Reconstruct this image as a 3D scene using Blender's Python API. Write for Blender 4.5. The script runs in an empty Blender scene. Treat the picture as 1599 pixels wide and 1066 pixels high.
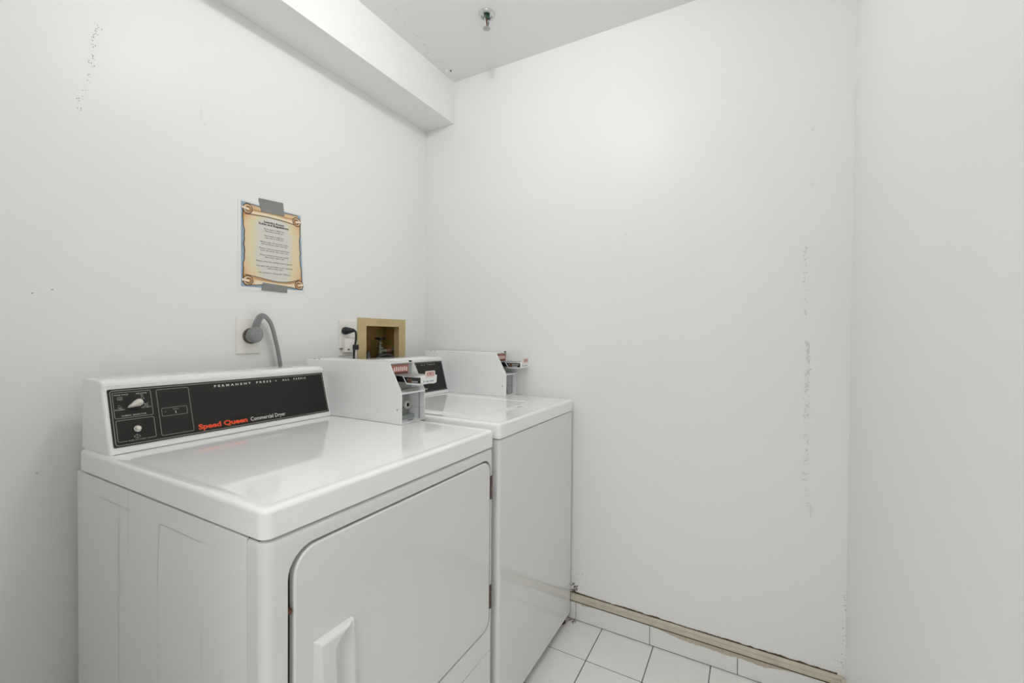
import bpy, bmesh, math, random
from mathutils import Vector, Matrix
random.seed(7)
PI = math.pi
# ------------------------------------------------------------------ camera
scene = bpy.context.scene
COL = scene.collection
F_PX = 677.72
yaw, pitch, roll = 0.5053, -0.0126, 0.0078
CAM = Vector((-0.5968, -1.4715, 1.1979))
fw = Vector((math.cos(yaw)*math.cos(pitch), math.sin(yaw)*math.cos(pitch), math.sin(pitch)))
rt = Vector((math.sin(yaw), -math.cos(yaw), 0))
up = rt.cross(fw)
rt2 = rt*math.cos(roll) + up*math.sin(roll)
up2 = -rt*math.sin(roll) + up*math.cos(roll)
cd = bpy.data.cameras.new('camera'); cam = bpy.data.objects.new('camera', cd); COL.objects.link(cam)
cd.sensor_width = 36; cd.lens = F_PX/1599*36; cd.clip_start = 0.01; cd.clip_end = 50
m = Matrix((rt2, up2, -fw)).transposed().to_4x4(); m.translation = CAM
cam.matrix_world = m
scene.camera = cam
# ------------------------------------------------------------------ world, exposure
w = bpy.data.worlds.new('world'); scene.world = w; w.use_nodes = True
w.node_tree.nodes['Background'].inputs[0].default_value = (1.0, 0.99, 0.97, 1)
w.node_tree.nodes['Background'].inputs[1].default_value = 0.05
LAMP_STRENGTH = 206.0
al = bpy.data.lights.new('fill_light', 'AREA'); al.shape = 'RECTANGLE'; al.size = 1.0; al.size_y = .5; al.energy = 17; al.color = (1, .995, .985)
alo = bpy.data.objects.new('fill_light', al); COL.objects.link(alo); alo.location = (-1.45, -1.3, 2.40)  # added fill light, no lamp known here; lifts lower walls and dryer side
scene.view_settings.view_transform = 'Standard'; scene.view_settings.look = 'None'
scene.view_settings.gamma = 1; scene.view_settings.use_curve_mapping = False
scene.view_settings.exposure = 0.0
scene.cycles.max_bounces = 12; scene.cycles.diffuse_bounces = 8; scene.cycles.glossy_bounces = 6

# ------------------------------------------------------------------ materials
def lin(c):
    return tuple(((x/255)/12.92 if x/255 <= .04045 else ((x/255+.055)/1.055)**2.4) for x in c)+(1,)
def mat(name, rgb, rough=.5, metal=0, spec=.5, coat=0, bump=0, bscale=200, mott=0, mscale=8, alpha=1):
    mt = bpy.data.materials.new(name); mt.use_nodes = True
    nt = mt.node_tree; b = nt.nodes['Principled BSDF']
    b.inputs['Base Color'].default_value = lin(rgb); b.inputs['Roughness'].default_value = rough
    b.inputs['Metallic'].default_value = metal; b.inputs['Specular IOR Level'].default_value = spec
    b.inputs['Coat Weight'].default_value = coat; b.inputs['Coat Roughness'].default_value = .05
    b.inputs['Alpha'].default_value = alpha
    tc = nt.nodes.new('ShaderNodeTexCoord')
    if bump:
        n = nt.nodes.new('ShaderNodeTexNoise'); n.inputs['Scale'].default_value = bscale; n.inputs['Detail'].default_value = 3
        nt.links.new(tc.outputs['Object'], n.inputs['Vector'])
        bp = nt.nodes.new('ShaderNodeBump'); bp.inputs['Strength'].default_value = bump; bp.inputs['Distance'].default_value = .002
        nt.links.new(n.outputs['Fac'], bp.inputs['Height']); nt.links.new(bp.outputs['Normal'], b.inputs['Normal'])
    if mott:
        n2 = nt.nodes.new('ShaderNodeTexNoise'); n2.inputs['Scale'].default_value = mscale; n2.inputs['Detail'].default_value = 4
        nt.links.new(tc.outputs['Object'], n2.inputs['Vector'])
        r = nt.nodes.new('ShaderNodeMapRange'); r.inputs['From Min'].default_value = .3; r.inputs['From Max'].default_value = .7
        r.inputs['To Min'].default_value = 1-mott; r.inputs['To Max'].default_value = 1+mott*.3
        nt.links.new(n2.outputs['Fac'], r.inputs['Value'])
        mx = nt.nodes.new('ShaderNodeVectorMath'); mx.operation = 'SCALE'
        mx.inputs[0].default_value = lin(rgb)[:3]; nt.links.new(r.outputs[0], mx.inputs['Scale'])
        nt.links.new(mx.outputs[0], b.inputs['Base Color'])
    return mt
M = {}
M['wall'] = mat('wall_paint', (241, 241, 240), .38, spec=.24, bump=.10, bscale=130)
M['ceil'] = mat('ceiling_paint', (238, 238, 237), .6, spec=.3, bump=.08, bscale=120)
M['flake'] = mat('paint_flakes', (222, 221, 217), .6, bump=.4, bscale=400)
M['flakeline'] = mat('flake_edges', (176, 174, 168), .8)
M['tile'] = mat('glazed_tile', (236, 236, 234), .13, spec=.5, mott=.03, mscale=20, bump=.02, bscale=12)
M['grout'] = mat('dark_grout', (66, 57, 49), .9, mott=.3, mscale=60, bump=.3)
M['trim'] = mat('dirty_beige_trim', (206, 199, 180), .4, mott=.14, mscale=28, bump=.1)
M['grime'] = mat('brown_grime', (96, 78, 58), .9, mott=.4, mscale=90, bump=.5, bscale=300)
M['stain'] = mat('tan_adhesive_stain', (196, 187, 166), .6, mott=.15, mscale=70)
M['mould'] = mat('dark_mould', (104, 92, 78), .9)
M['enamel'] = mat('white_enamel', (246, 247, 247), .045, spec=.5, coat=.3)
M['front'] = mat('white_painted_steel', (228, 228, 227), .06, spec=.5, coat=.6)
M['side'] = mat('white_steel_lightened', (240, 240, 239), .10, spec=.5, coat=.3)  # front steel lightened to stand in for light on the dryer's side
M['powder'] = mat('white_powder_coat', (242, 244, 244), .28, spec=.5)
M['inner'] = mat('grey_inner_steel', (176, 180, 178), .35, metal=.3)
M['gap'] = mat('gap_shade', (48, 45, 42), .8)  # dark colour stands in for shade inside gaps and recesses
M['black'] = mat('black_console_print', (34, 32, 30), .42, spec=.35, bump=.03, bscale=900)
M['blackp'] = mat('black_plastic', (18, 18, 18), .35)
M['white_ink'] = mat('white_ink', (214, 212, 206), .5)
M['grey_ink'] = mat('grey_ink', (176, 173, 166), .5)
M['orange_ink'] = mat('orange_ink', (240, 84, 34), .45)
M['dark_ink'] = mat('dark_ink', (82, 78, 74), .7)
M['red'] = mat('red_label', (178, 112, 98), .5)
M['redwhite'] = mat('pale_label', (232, 214, 206), .5)
M['chrome'] = mat('chrome', (205, 208, 208), .16, metal=1)
M['lockring'] = mat('pale_lock_metal', (232, 232, 228), .3, metal=.3)
M['steel'] = mat('brushed_steel', (190, 192, 190), .32, metal=.9, mott=.15, mscale=60)
M['hinge'] = mat('dull_hinge_metal', (122, 110, 98), .5, metal=.6, mott=.4, mscale=200)
M['knob'] = mat('ivory_plastic', (226, 222, 212), .35)
M['plate'] = mat('ivory_wall_plate', (240, 238, 231), .35)
M['adapter'] = mat('white_adapter', (236, 234, 228), .4)
M['greycord'] = mat('grey_vinyl_cord', (136, 139, 138), .5)
M['brass'] = mat('gold_painted_box', (207, 187, 140), .42, metal=.15, mott=.12, mscale=18)
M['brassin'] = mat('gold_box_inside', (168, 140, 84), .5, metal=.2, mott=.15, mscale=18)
M['bronze'] = mat('old_bronze_valve', (132, 134, 116), .35, metal=.8, mott=.35, mscale=80)
M['rust'] = mat('rusty_brown', (112, 72, 50), .7, mott=.4, mscale=90)
M['rubber'] = mat('dark_rubber_hose', (60, 56, 56), .5)
M['tape'] = mat('grey_duct_tape', (137, 138, 137), .5, bump=.15, bscale=300)
M['laminate'] = mat('clear_laminate', (240, 240, 238), .12, coat=.2)
M['blueprint'] = mat('blue_print', (160, 184, 204), .35, mott=.3, mscale=14)
M['outline'] = mat('brown_outline_print', (88, 66, 44), .4)
M['roll'] = mat('tan_roll_print', (232, 200, 158), .35, mott=.16, mscale=40)
M['rollshade'] = mat('tan_roll_shadow_print', (205, 158, 108), .35, mott=.1, mscale=40)
M['rollpale'] = mat('pale_roll_print', (242, 226, 200), .35)
M['green'] = mat('green_metal', (70, 100, 84), .3, metal=.7)
M['bulbred'] = mat('red_glass_bulb', (96, 52, 42), .1)
M['scratch'] = mat('grey_scratch', (178, 177, 173), .6)
def lampmat():
    mt = bpy.data.materials.new('lamp_glow'); mt.use_nodes = True; nt = mt.node_tree
    b = nt.nodes['Principled BSDF']; b.inputs['Base Color'].default_value = (.8, .8, .8, 1)
    b.inputs['Emission Color'].default_value = (1, .995, .986, 1); b.inputs['Emission Strength'].default_value = LAMP_STRENGTH
    return mt
M['lamp'] = lampmat()
def parchment():
    mt = bpy.data.materials.new('parchment_print'); mt.use_nodes = True; nt = mt.node_tree; b = nt.nodes['Principled BSDF']
    b.inputs['Roughness'].default_value = .35
    tc = nt.nodes.new('ShaderNodeTexCoord'); mp = nt.nodes.new('ShaderNodeMapping')
    mp.inputs['Location'].default_value = (-.5, 0, -.5)
    nt.links.new(tc.outputs['Generated'], mp.inputs['Vector'])
    sx = nt.nodes.new('ShaderNodeSeparateXYZ'); nt.links.new(mp.outputs[0], sx.inputs[0])
    def m_(op, a, bb):
        n = nt.nodes.new('ShaderNodeMath'); n.operation = op
        for i, v in enumerate((a, bb)):
            if v is None: continue
            if isinstance(v, (int, float)): n.inputs[i].default_value = v
            else: nt.links.new(v, n.inputs[i])
        return n.outputs[0]
    ax = m_('ABSOLUTE', sx.outputs[0], None); az = m_('ABSOLUTE', sx.outputs[2], None)
    px = m_('POWER', m_('MULTIPLY', ax, 2.0), 2.6); pz = m_('POWER', m_('MULTIPLY', az, 2.0), 4.0)
    s = m_('ADD', m_('MULTIPLY', px, .62), m_('MULTIPLY', m_('MULTIPLY', pz, px), 1.0))
    s = m_('ADD', s, m_('MULTIPLY', pz, .12))
    nz = nt.nodes.new('ShaderNodeTexNoise'); nz.inputs['Scale'].default_value = 4; nt.links.new(tc.outputs['Generated'], nz.inputs['Vector'])
    s = m_('ADD', s, m_('MULTIPLY', m_('SUBTRACT', nz.outputs['Fac'], .5), .5))
    cr = nt.nodes.new('ShaderNodeValToRGB'); e = cr.color_ramp.elements
    e[0].position = .08; e[0].color = lin((222, 219, 211)); e[1].position = 1.0; e[1].color = lin((206, 146, 92))
    for p, c in ((.3, (230, 218, 180)), (.55, (232, 208, 168)), (.78, (226, 184, 138))):
        k = e.new(p); k.color = lin(c)
    nt.links.new(s, cr.inputs[0]); nt.links.new(cr.outputs[0], b.inputs['Base Color'])
    return mt
M['parchment'] = parchment()

# ------------------------------------------------------------------ mesh helpers
class MB:
    def __init__(s): s.v = []; s.f = []
    def add(s, v, f):
        o = len(s.v); s.v += [tuple(p) for p in v]; s.f += [tuple(i+o for i in q) for q in f]; return s
    def box(s, x0, x1, y0, y1, z0, z1):
        if x0 > x1: x0, x1 = x1, x0
        if y0 > y1: y0, y1 = y1, y0
        if z0 > z1: z0, z1 = z1, z0
        v = [(x0,y0,z0),(x1,y0,z0),(x1,y1,z0),(x0,y1,z0),(x0,y0,z1),(x1,y0,z1),(x1,y1,z1),(x0,y1,z1)]
        return s.add(v, [(0,3,2,1),(4,5,6,7),(0,1,5,4),(1,2,6,5),(2,3,7,6),(3,0,4,7)])
    def prism(s, prof, x0, x1):            # prof = [(y,z)...] extruded along x
        n = len(prof); v = [(x0,y,z) for y,z in prof]+[(x1,y,z) for y,z in prof]
        f = [tuple(range(n)), tuple(range(2*n-1, n-1, -1))]
        f += [(i, i+n, (i+1)%n+n, (i+1)%n) for i in range(n)]
        return s.add(v, f)
    def loft(s, rings, cap0=True, cap1=True, closed=True):
        n = len(rings[0]); v = [p for r in rings for p in r]; f = []
        for k in range(len(rings)-1):
            for i in range(n if closed else n-1):
                j = (i+1) % n
                f.append((k*n+i, k*n+j, (k+1)*n+j, (k+1)*n+i))
        if cap0: f.append(tuple(range(n-1, -1, -1)))
        if cap1: f.append(tuple((len(rings)-1)*n+i for i in range(n)))
        return s.add(v, f)
    def tube(s, pts, r, n=12, cap=True, sq=1.0, ref=None):
        P = [Vector(p) for p in pts]; rings = []
        prev = None
        for i, p in enumerate(P):
            t = (P[min(i+1, len(P)-1)]-P[max(i-1, 0)]).normalized()
            if prev is None:
                a = Vector(ref) if ref else (Vector((0,0,1)) if abs(t.z) < .9 else Vector((1,0,0)))
            else: a = prev
            a = (a-t*a.dot(t)).normalized(); prev = a; b = t.cross(a)
            rr = r[i] if isinstance(r, (list, tuple)) else r
            rings.append([tuple(p+a*(rr*math.cos(2*PI*k/n)*sq)+b*(rr*math.sin(2*PI*k/n))) for k in range(n)])
        return s.loft(rings, cap, cap)
    def cyl(s, p0, p1, r, n=20): return s.tube([p0, p1], r, n)
    def lathe(s, prof, c, axis='z', n=28):   # prof=[(r,h)...]
        rings = []
        for r, h in prof:
            ring = []
            for k in range(n):
                a = 2*PI*k/n; u, v_ = r*math.cos(a), r*math.sin(a)
                d = {'z': (u, v_, h), 'y': (u, h, v_), 'x': (h, u, v_)}[axis]
                ring.append((c[0]+d[0], c[1]+d[1], c[2]+d[2]))
            rings.append(ring)
        return s.loft(rings)
def obj(name, mb, material, parent=None, smooth=35, bevel=0, segs=2, normals=True):
    me = bpy.data.meshes.new(name)
    me.from_pydata(mb.v, [], mb.f); me.update()
    bm = bmesh.new(); bm.from_mesh(me)
    bmesh.ops.remove_doubles(bm, verts=bm.verts, dist=1e-6)
    if normals: bmesh.ops.recalc_face_normals(bm, faces=bm.faces)
    if bevel:
        es = [e for e in bm.edges if len(e.link_faces) == 2 and e.calc_face_angle(0) > math.radians(28)]
        bmesh.ops.bevel(bm, geom=es, offset=bevel, segments=segs, affect='EDGES', profile=.5, clamp_overlap=True)
    for f in bm.faces: f.smooth = smooth > 0 and len(f.verts) <= 8
    bm.to_mesh(me); bm.free()
    if smooth: me.set_sharp_from_angle(angle=math.radians(smooth))
    me.materials.append(material)
    o = bpy.data.objects.new(name, me); COL.objects.link(o)
    if smooth: wn = o.modifiers.new('weighted_normals', 'WEIGHTED_NORMAL'); wn.keep_sharp = True; wn.weight = 80
    if parent is not None:
        o.parent = parent; o.matrix_parent_inverse = Matrix.Translation(parent.matrix_basis.translation).inverted() if parent.parent is None and parent.type == 'EMPTY' else Matrix.Identity(4)
    return o
def tag(o, label, cat, group=None):
    o['label'] = label; o['category'] = cat
    if group: o['group'] = group
    return o
def thing(name, label, cat, loc):
    o = bpy.data.objects.new(name, None); COL.objects.link(o); o.location = loc; o.empty_display_size = .05
    return tag(o, label, cat)
def struct(name, mb, material, **k):
    o = obj(name, mb, material, **k); o['kind'] = 'structure'; return o
def rrect(x0, x1, z0, z1, r, n=8):
    rs = r if isinstance(r, (list, tuple)) else (r,)*4
    pts = []
    for cx, cz, a0, rr in ((x1, z1, 0, rs[0]), (x0, z1, 90, rs[1]), (x0, z0, 180, rs[2]), (x1, z0, 270, rs[3])):
        sx = -1 if cx == x1 else 1; sz = -1 if cz == z1 else 1
        for k in range(n+1):
            a = math.radians(a0+90*k/n)
            pts.append((cx+sx*rr+rr*math.cos(a), cz+sz*rr+rr*math.sin(a)))
    return pts
def inset_rr(x0, x1, z0, z1, r, i, n=8): return rrect(x0+i, x1-i, z0+i, z1-i, max(r-i, .0008), n)
def hole_plate(mb, outer, inner, mapf, depth):
    """flat plate with a hole; mapf(u,v,d)->xyz, d=0 front, d=depth back"""
    bm = bmesh.new()
    es = []
    for loop in (outer, inner):
        vs = [bm.verts.new((p[0], p[1], 0)) for p in loop]
        for i in range(len(vs)): es.append(bm.edges.new((vs[i], vs[(i+1) % len(vs)])))
    bmesh.ops.triangle_fill(bm, edges=es, use_beauty=True)
    bm.verts.index_update()
    V = [(v.co.x, v.co.y) for v in bm.verts]; Fc = [tuple(v.index for v in f.verts) for f in bm.faces]; bm.free()
    mb.add([mapf(u, v, 0) for u, v in V], Fc)
    if depth:
        mb.add([mapf(u, v, depth) for u, v in V], Fc)
        for loop in (outer, inner):
            n = len(loop)
            mb.add([mapf(u, v, 0) for u, v in loop]+[mapf(u, v, depth) for u, v in loop], [(i, (i+1) % n, (i+1) % n+n, i+n) for i in range(n)])
    return mb
def text(body, mapf, u0, v0, width, height, material, parent, name='lettering', bold=0, align='L', spacing=1.0, squash=True):
    """mapf(u,v,h)->xyz; text fitted to width x height box with lower-left baseline u0,v0"""
    c = bpy.data.curves.new('tmp_text', 'FONT'); c.body = body; c.size = 1; c.offset = bold; c.space_character = spacing
    c.resolution_u = 2
    o = bpy.data.objects.new('tmp_text', c); COL.objects.link(o)
    dg = bpy.context.evaluated_depsgraph_get(); dg.update()
    me = bpy.data.meshes.new_from_object(o.evaluated_get(dg))
    bpy.data.objects.remove(o); bpy.data.curves.remove(c)
    xs = [v.co.x for v in me.vertices]
    a, b = min(xs), max(xs)
    sx = width/(b-a); sy = height/.73
    for v in me.vertices:
        u = (v.co.x-a)*sx; w_ = v.co.y*sy
        v.co = mapf(u0+(u-width/2 if align == 'C' else u), v0+w_, 0)
    me.materials.append(material); me.name = name
    q = bpy.data.objects.new(name, me); COL.objects.link(q); q.parent = parent
    root = parent
    while root.parent is not None: root = root.parent
    if parent.parent is None and parent.type == 'EMPTY': q.matrix_parent_inverse = Matrix.Translation(parent.location).inverted()
    return q
def outline(mb, mapf, u0, u1, v0, v1, r, t, gap=None):
    A = rrect(u0, u1, v0, v1, r, 5); B = inset_rr(u0, u1, v0, v1, r, t, 5)
    n = len(A); v = [mapf(u, w_, 0) for u, w_ in A]+[mapf(u, w_, 0) for u, w_ in B]; f = []
    for i in range(n):
        j = (i+1) % n
        f.append((i, j, j+n, i+n))
    return mb.add(v, f)

# ------------------------------------------------------------------ room shell
LX = 1.137          # wall behind the washer's side (right of the picture centre)
YF = -1.747         # near wall at the picture's right
ZC = 2.4379
XL = -.63
DY_A, DY_B = -1.70, -.92      # unseen doorway in the left wall, added to let fill light in
def wallA(u, v, d): return (u, -d, v)       # d>0 comes out of the wall
# wall_back with an opening for the valve box
mb = MB()
hole_plate(mb, [(XL-.1, -.05), (LX+.1, -.05), (LX+.1, ZC+.1), (XL-.1, ZC+.1)], [(.735, 1.0), (.96, 1.0), (.96, 1.25), (.735, 1.25)], lambda u, v, d: (u, d, v), .14)
wall_back = struct('wall_back', mb, M['wall'])
wall_right = struct('wall_right', MB().box(LX, LX+.12, YF-.1, 0, -.05, ZC+.1), M['wall'])
wall_front = struct('wall_front', MB().box(XL-.1, LX, YF-.12, YF, -.05, ZC+.1), M['wall'])
wall_left = struct('wall_left', MB().box(XL-.12, XL, YF, DY_A, -.05, ZC+.1).box(XL-.12, XL, DY_B, 0, -.05, ZC+.1).box(XL-.12, XL, DY_A, DY_B, 2.03, ZC+.1), M['wall'])
mb = MB()
for x0, x1 in ((XL, XL+.015), (XL-.135, XL-.12)): mb.box(x0, x1, DY_A-.045, DY_A, 0, 2.10).box(x0, x1, DY_B, DY_B+.07, 0, 2.10).box(x0, x1, DY_A, DY_B, 2.03, 2.10)
struct('trim_3', mb, M['plate'], bevel=.003)
hx = XL-.12  # unseen hall, added so fill light can enter by the doorway
struct('floor_fill_hall', MB().box(hx-1.3, XL, -2.6, .6, -.05, -.001), M['tile'])
struct('ceiling_fill_hall', MB().box(hx-1.3, hx, -2.6, .6, ZC, ZC+.1), M['ceil'])
struct('wall_fill_hall_far', MB().box(hx-1.42, hx-1.3, -2.6, .6, -.05, ZC+.1), M['wall'])
struct('wall_fill_hall_end', MB().box(hx-1.42, hx, .6, .72, -.05, ZC+.1), M['wall'])
struct('wall_fill_hall_start', MB().box(hx-1.42, hx, -2.72, -2.6, -.05, ZC+.1), M['wall'])
struct('wall_fill_hall_near', MB().box(XL-.12, XL-.1, -2.6, YF, -.05, ZC+.1).box(XL-.12, XL-.1, 0, .6, -.05, ZC+.1), M['wall'])
ceiling = struct('ceiling', MB().box(XL-.1, LX+.1, YF-.1, .1, ZC, ZC+.1), M['ceil'])
SW, SZ = .1779, 2.2357
soffit = struct('soffit', MB().box(XL, LX, -SW, 0, SZ, ZC), M['wall'], bevel=.0015)
# floor: grout bed and glazed tiles
floor = struct('floor', MB().box(XL, LX, YF, 0, -.05, -.0015), M['grout'])
T = .2032; G = .0014
def tile_mb(x0, x1, y0, y1, z0, z1, b=.0012):
    mb = MB()
    def ring(i, z): return [(x0+i, y0+i, z), (x1-i, y0+i, z), (x1-i, y1-i, z), (x0+i, y1-i, z)]
    return mb.loft([ring(0, z0), ring(0, z1-b), ring(b, z1)])
mesh_cache = {}
xs = [LX-.002]
while xs[-1] > XL: xs.append(.9325-T*(len(xs)-1))
ys = [0.0, -.135]
y = -.135
while y > YF+.01:
    y -= T; ys.append(max(y, YF))
ys = [0.0]+[-.135-T*i for i in range(20) if -.135-T*i > YF+.02]+[YF]
for i in range(len(xs)-1):
    for j in range(len(ys)-1):
        xa, xb = max(xs[i+1], XL), xs[i]; ya, yb = ys[j+1], ys[j]
        if xb-xa < .02 or yb-ya < .02: continue
        w_, h_ = round(xb-xa-2*G, 4), round(yb-ya-2*G, 4)
        if (w_, h_) not in mesh_cache:
            o = obj('tile', tile_mb(-w_/2, w_/2, -h_/2, h_/2, -.003, 0), M['tile'], floor, smooth=20)
            mesh_cache[(w_, h_)] = o.data
        else:
            o = bpy.data.objects.new('tile', mesh_cache[(w_, h_)]); COL.objects.link(o); o.parent = floor
        o.location = ((xa+xb)/2, (ya+yb)/2, random.uniform(-.0003, .0002))
# baseboard on the right wall: tiles 0.3035 long below a trim strip
base_right = struct('baseboard_right', MB().box(LX-.0028, LX, YF, 0, 0, .082), M['grout'])
joints = [0.0, -.227, -.5305, -.834, -1.1375, -1.441, YF]
for k in range(len(joints)-1):
    y1, y0 = joints[k]-.0009, joints[k+1]+.0009
    mb = MB()
    def ring(i, x): return [(x, y0+i, .0026+i), (x, y1-i, .0026+i), (x, y1-i, .0765-i), (x, y0+i, .0765-i)]
    mb.loft([ring(0, LX-.002), ring(0, LX-.0065), ring(.001, LX-.0078)])
    obj('tile', mb, M['tile'], base_right, smooth=20)
def strip_profile(mb, axis, p0, p1, z0, z1, t, wall, sgn):
    prof = [(0, z0), (t*.75, z0), (t, z0+.003), (t, z0+.012), (t*.8, z0+.0145), (t*.8, z0+.017), (t, z0+.019), (t*.9, z1-.003), (t*.55, z1), (0, z1)]
    if axis == 'y':
        ra = [(wall-d, p0, z) for d, z in prof]; rb = [(wall-d, p1, z) for d, z in prof]
    else:
        ra = [(p0, wall+d, z) for d, z in prof]; rb = [(p1, wall+d, z) for d, z in prof]
    return mb.loft([ra, rb])
trim_r = struct('trim_1', strip_profile(MB(), 'y', YF+.008, 0, .081, .1095, .012, LX, 1), M['trim'], smooth=40)
base_front = struct('baseboard_front', MB().box(XL, LX-.009, YF, YF+.0028, 0, .082), M['grout'])
k = LX-.012
while k > XL+.05:
    x1, x0 = k-.0009, max(k-.3035, XL)+.0009
    mb = MB()
    def ring(i, y): return [(x0+i, y, .0012+i), (x1-i, y, .0012+i), (x1-i, y, .0765-i), (x0+i, y, .0765-i)]
    mb.loft([ring(0, YF+.002), ring(0, YF+.0065), ring(.001, YF+.0078)])
    obj('tile', mb, M['tile'], base_front, smooth=20)
    k -= .3035
trim_f = struct('trim_2', strip_profile(MB(), 'x', XL, LX-.013, .081, .1095, .012, YF, 1), M['trim'], smooth=40)
# grime along the trim, tan stains on the tiles, mould in corners
def jagged(mb, y0, y1, zlo, zhi, alo, ahi, x, step=.006, seed=1, dens=1.0):
    rd = random.Random(seed); n = int((y1-y0)/step); lo = []; hi = []
    a = b = 0
    for i in range(n+1):
        a = .7*a+rd.uniform(-1, 1)*.5; b = .7*b+rd.uniform(-1, 1)*.5
        env = 1 if dens >= 1 else max(0, min(1, (math.sin(i*step*9+seed)+dens)*1.2))
        yy = y0+(y1-y0)*i/n
        lo.append((x, yy, zlo+a*alo if env > 0 else zlo)); hi.append((x, yy, zlo+(zhi-zlo)*env+b*ahi*env))
    v = lo+hi; f = [(i, i+1, i+2+n, i+1+n) for i in range(n)]
    return mb.add(v, f)
mb = MB(); jagged(mb, YF+.02, -.80, .1085, .1145, .0003, .0028, LX-.0008, seed=3)
g = obj('grime_line', mb, M['grime'], wall_right, smooth=0); g['kind'] = 'stuff'
mb = MB().box(LX-.0072, LX-.001, YF+.02, -.4, .0764, .0822)
g = obj('grime_line', mb, M['grime'], base_right, smooth=0)
mb = MB(); jagged(mb, -1.70, -.86, .0765, .0610, .0002, .0040, LX-.0083, seed=5, dens=.45)
g = obj('adhesive_stain', mb, M['stain'], base_right, smooth=0); g['kind'] = 'stuff'
def specks(mb, pts, spread, smin, smax, n, plane, rd):
    """little irregular chips scattered along a polyline on a wall plane. plane(u,v,d)"""
    L = len(pts)-1
    for q in range(n):
        t = rd.random()*L; k = min(int(t), L-1); f = t-k
        u = pts[k][0]*(1-f)+pts[k+1][0]*f+rd.gauss(0, spread); v = pts[k][1]*(1-f)+pts[k+1][1]*f+rd.gauss(0, spread)
        s = rd.uniform(smin, smax); m_ = rd.randint(5, 7); a0 = rd.random()*6; el = rd.uniform(.5, 1.6)
        base = []; top = []
        for j in range(m_):
            a = a0+2*PI*j/m_; r = s*rd.uniform(.6, 1.2)
            base.append(plane(u+r*math.cos(a), v+r*el*math.sin(a), -.0002)); top.append(plane(u+.75*r*math.cos(a), v+.75*r*el*math.sin(a), s*rd.uniform(.25, .6)))
        mb.loft([base, top], cap0=False)
    return mb
pB = lambda u, v, d: (LX-d, u, v)
pA = lambda u, v, d: (u, -d, v)
pC = lambda u, v, d: (u, v, ZC-d)
rd = random.Random(4)
def stuff(name, mb, material, parent, label=None):
    o = obj(name, mb, material, parent, smooth=0); o['kind'] = 'stuff'
    if label: o['label'] = label
    return o
mb = MB()
specks(mb, [(-1.6405, 1.8886), (-1.6405, 1.884)], .002, .001, .0025, 5, pB, rd)
specks(mb, [(-1.638, 1.80), (-1.6377, 1.70)], .003, .0008, .002, 14, pB, rd)
specks(mb, [(-1.621, 1.498), (-1.6235, 1.475), (-1.621, 1.40), (-1.6258, 1.28)], .0032, .001, .0034, 42, pB, rd)
specks(mb, [(-1.6324, 1.187), (-1.635, 1.12), (-1.632, 1.02)], .0036, .0015, .0048, 46, pB, rd)
specks(mb, [(-1.632, 1.02), (-1.633, .88), (-1.6304, .78)], .0038, .001, .0038, 46, pB, rd)
specks(mb, [(-1.6304, .76), (-1.634, .69), (-1.6525, .60)], .0038, .001, .003, 34, pB, rd)
stuff('peeling_paint', mb, M['flake'], wall_right)
mb = MB()
for (u, v, a, b) in ((-1.6258, 1.284, .0022, .011), (-1.6324, 1.180, .005, .010), (-1.634, 1.155, .0045, .012), (-1.636, 1.125, .004, .006), (-1.630, 1.465, .006, .0015), (-1.622, 1.40, .002, .005)):
    n = 9; base = []; top = []
    for j in range(n):
        t = 2*PI*j/n; r = rd.uniform(.75, 1.15)
        base.append(pB(u+a*r*math.cos(t), v+b*r*math.sin(t), -.0002)); top.append(pB(u+a*r*.8*math.cos(t), v+b*r*.8*math.sin(t), .0013))
    mb.loft([base, top], cap0=False)
stuff('peeling_paint', mb, M['flake'], wall_right)
mb = MB()
specks(mb, [(-1.02, 1.66), (-1.03, 1.59), (-1.015, 1.56)], .006, .0007, .0016, 16, pB, rd)
specks(mb, [(-1.06, 1.64), (-1.08, 1.57)], .014, .0005, .0012, 12, pB, rd)
specks(mb, [(-1.536, 1.95), (-1.536, 1.949)], .0004, .001, .0014, 1, pB, rd)
stuff('paint_speck', mb, M['flakeline'], wall_right)
mb = MB()
specks(mb, [(-.132, 1.985), (-.142, 1.95), (-.142, 1.90), (-.150, 1.86)], .0035, .0005, .0016, 60, pA, rd)
specks(mb, [(-.150, 1.85), (-.165, 1.79), (-.172, 1.745)], .0035, .0006, .0018, 26, pA, rd)
specks(mb, [(.102, 1.93), (.104, 1.86), (.116, 1.825)], .002, .0005, .0013, 16, pA, rd)
specks(mb, [(-.2522, 1.288), (-.2515, 1.289)], .001, .001, .002, 3, pA, rd)
specks(mb, [(-.2182, 1.298), (-.2182, 1.303)], .0006, .0012, .002, 3, pA, rd)
specks(mb, [(-.245, .865), (-.246, .868)], .0006, .001, .0018, 3, pA, rd)
stuff('paint_speck', mb, M['flakeline'], wall_back)
mb = MB()
specks(mb, [(.63, -.26), (.76, -.25), (.80, -.24), (.93, -.215), (1.0, -.21)], .008, .0015, .0045, 34, pC, rd)
stuff('peeling_paint', mb, M['flake'], ceiling)
mb = MB()
specks(mb, [(-.815, .118), (-.830, .114), (-.824, .150)], .006, .001, .0040, 60, pB, rd)
specks(mb, [(-.83, .115), (-.86, .145), (-.84, .22)], .02, .0005, .0013, 50, pB, rd)
specks(mb, [(-1.742, .116), (-1.743, .25), (-1.743, .40)], .003, .0006, .0016, 34, pB, rd)
specks(mb, [(-1.60, .13), (-1.70, .135), (-1.73, .16)], .014, .0005, .0014, 24, pB, rd)
stuff('mould_speck', mb, M['mould'], wall_right)
mb = MB()
pF = lambda u, v, d: (u, v, d)
specks(mb, [(LX-.012, -.80), (LX-.02, -.835), (LX-.015, -.815)], .007, .001, .0035, 30, pF, rd)
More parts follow.
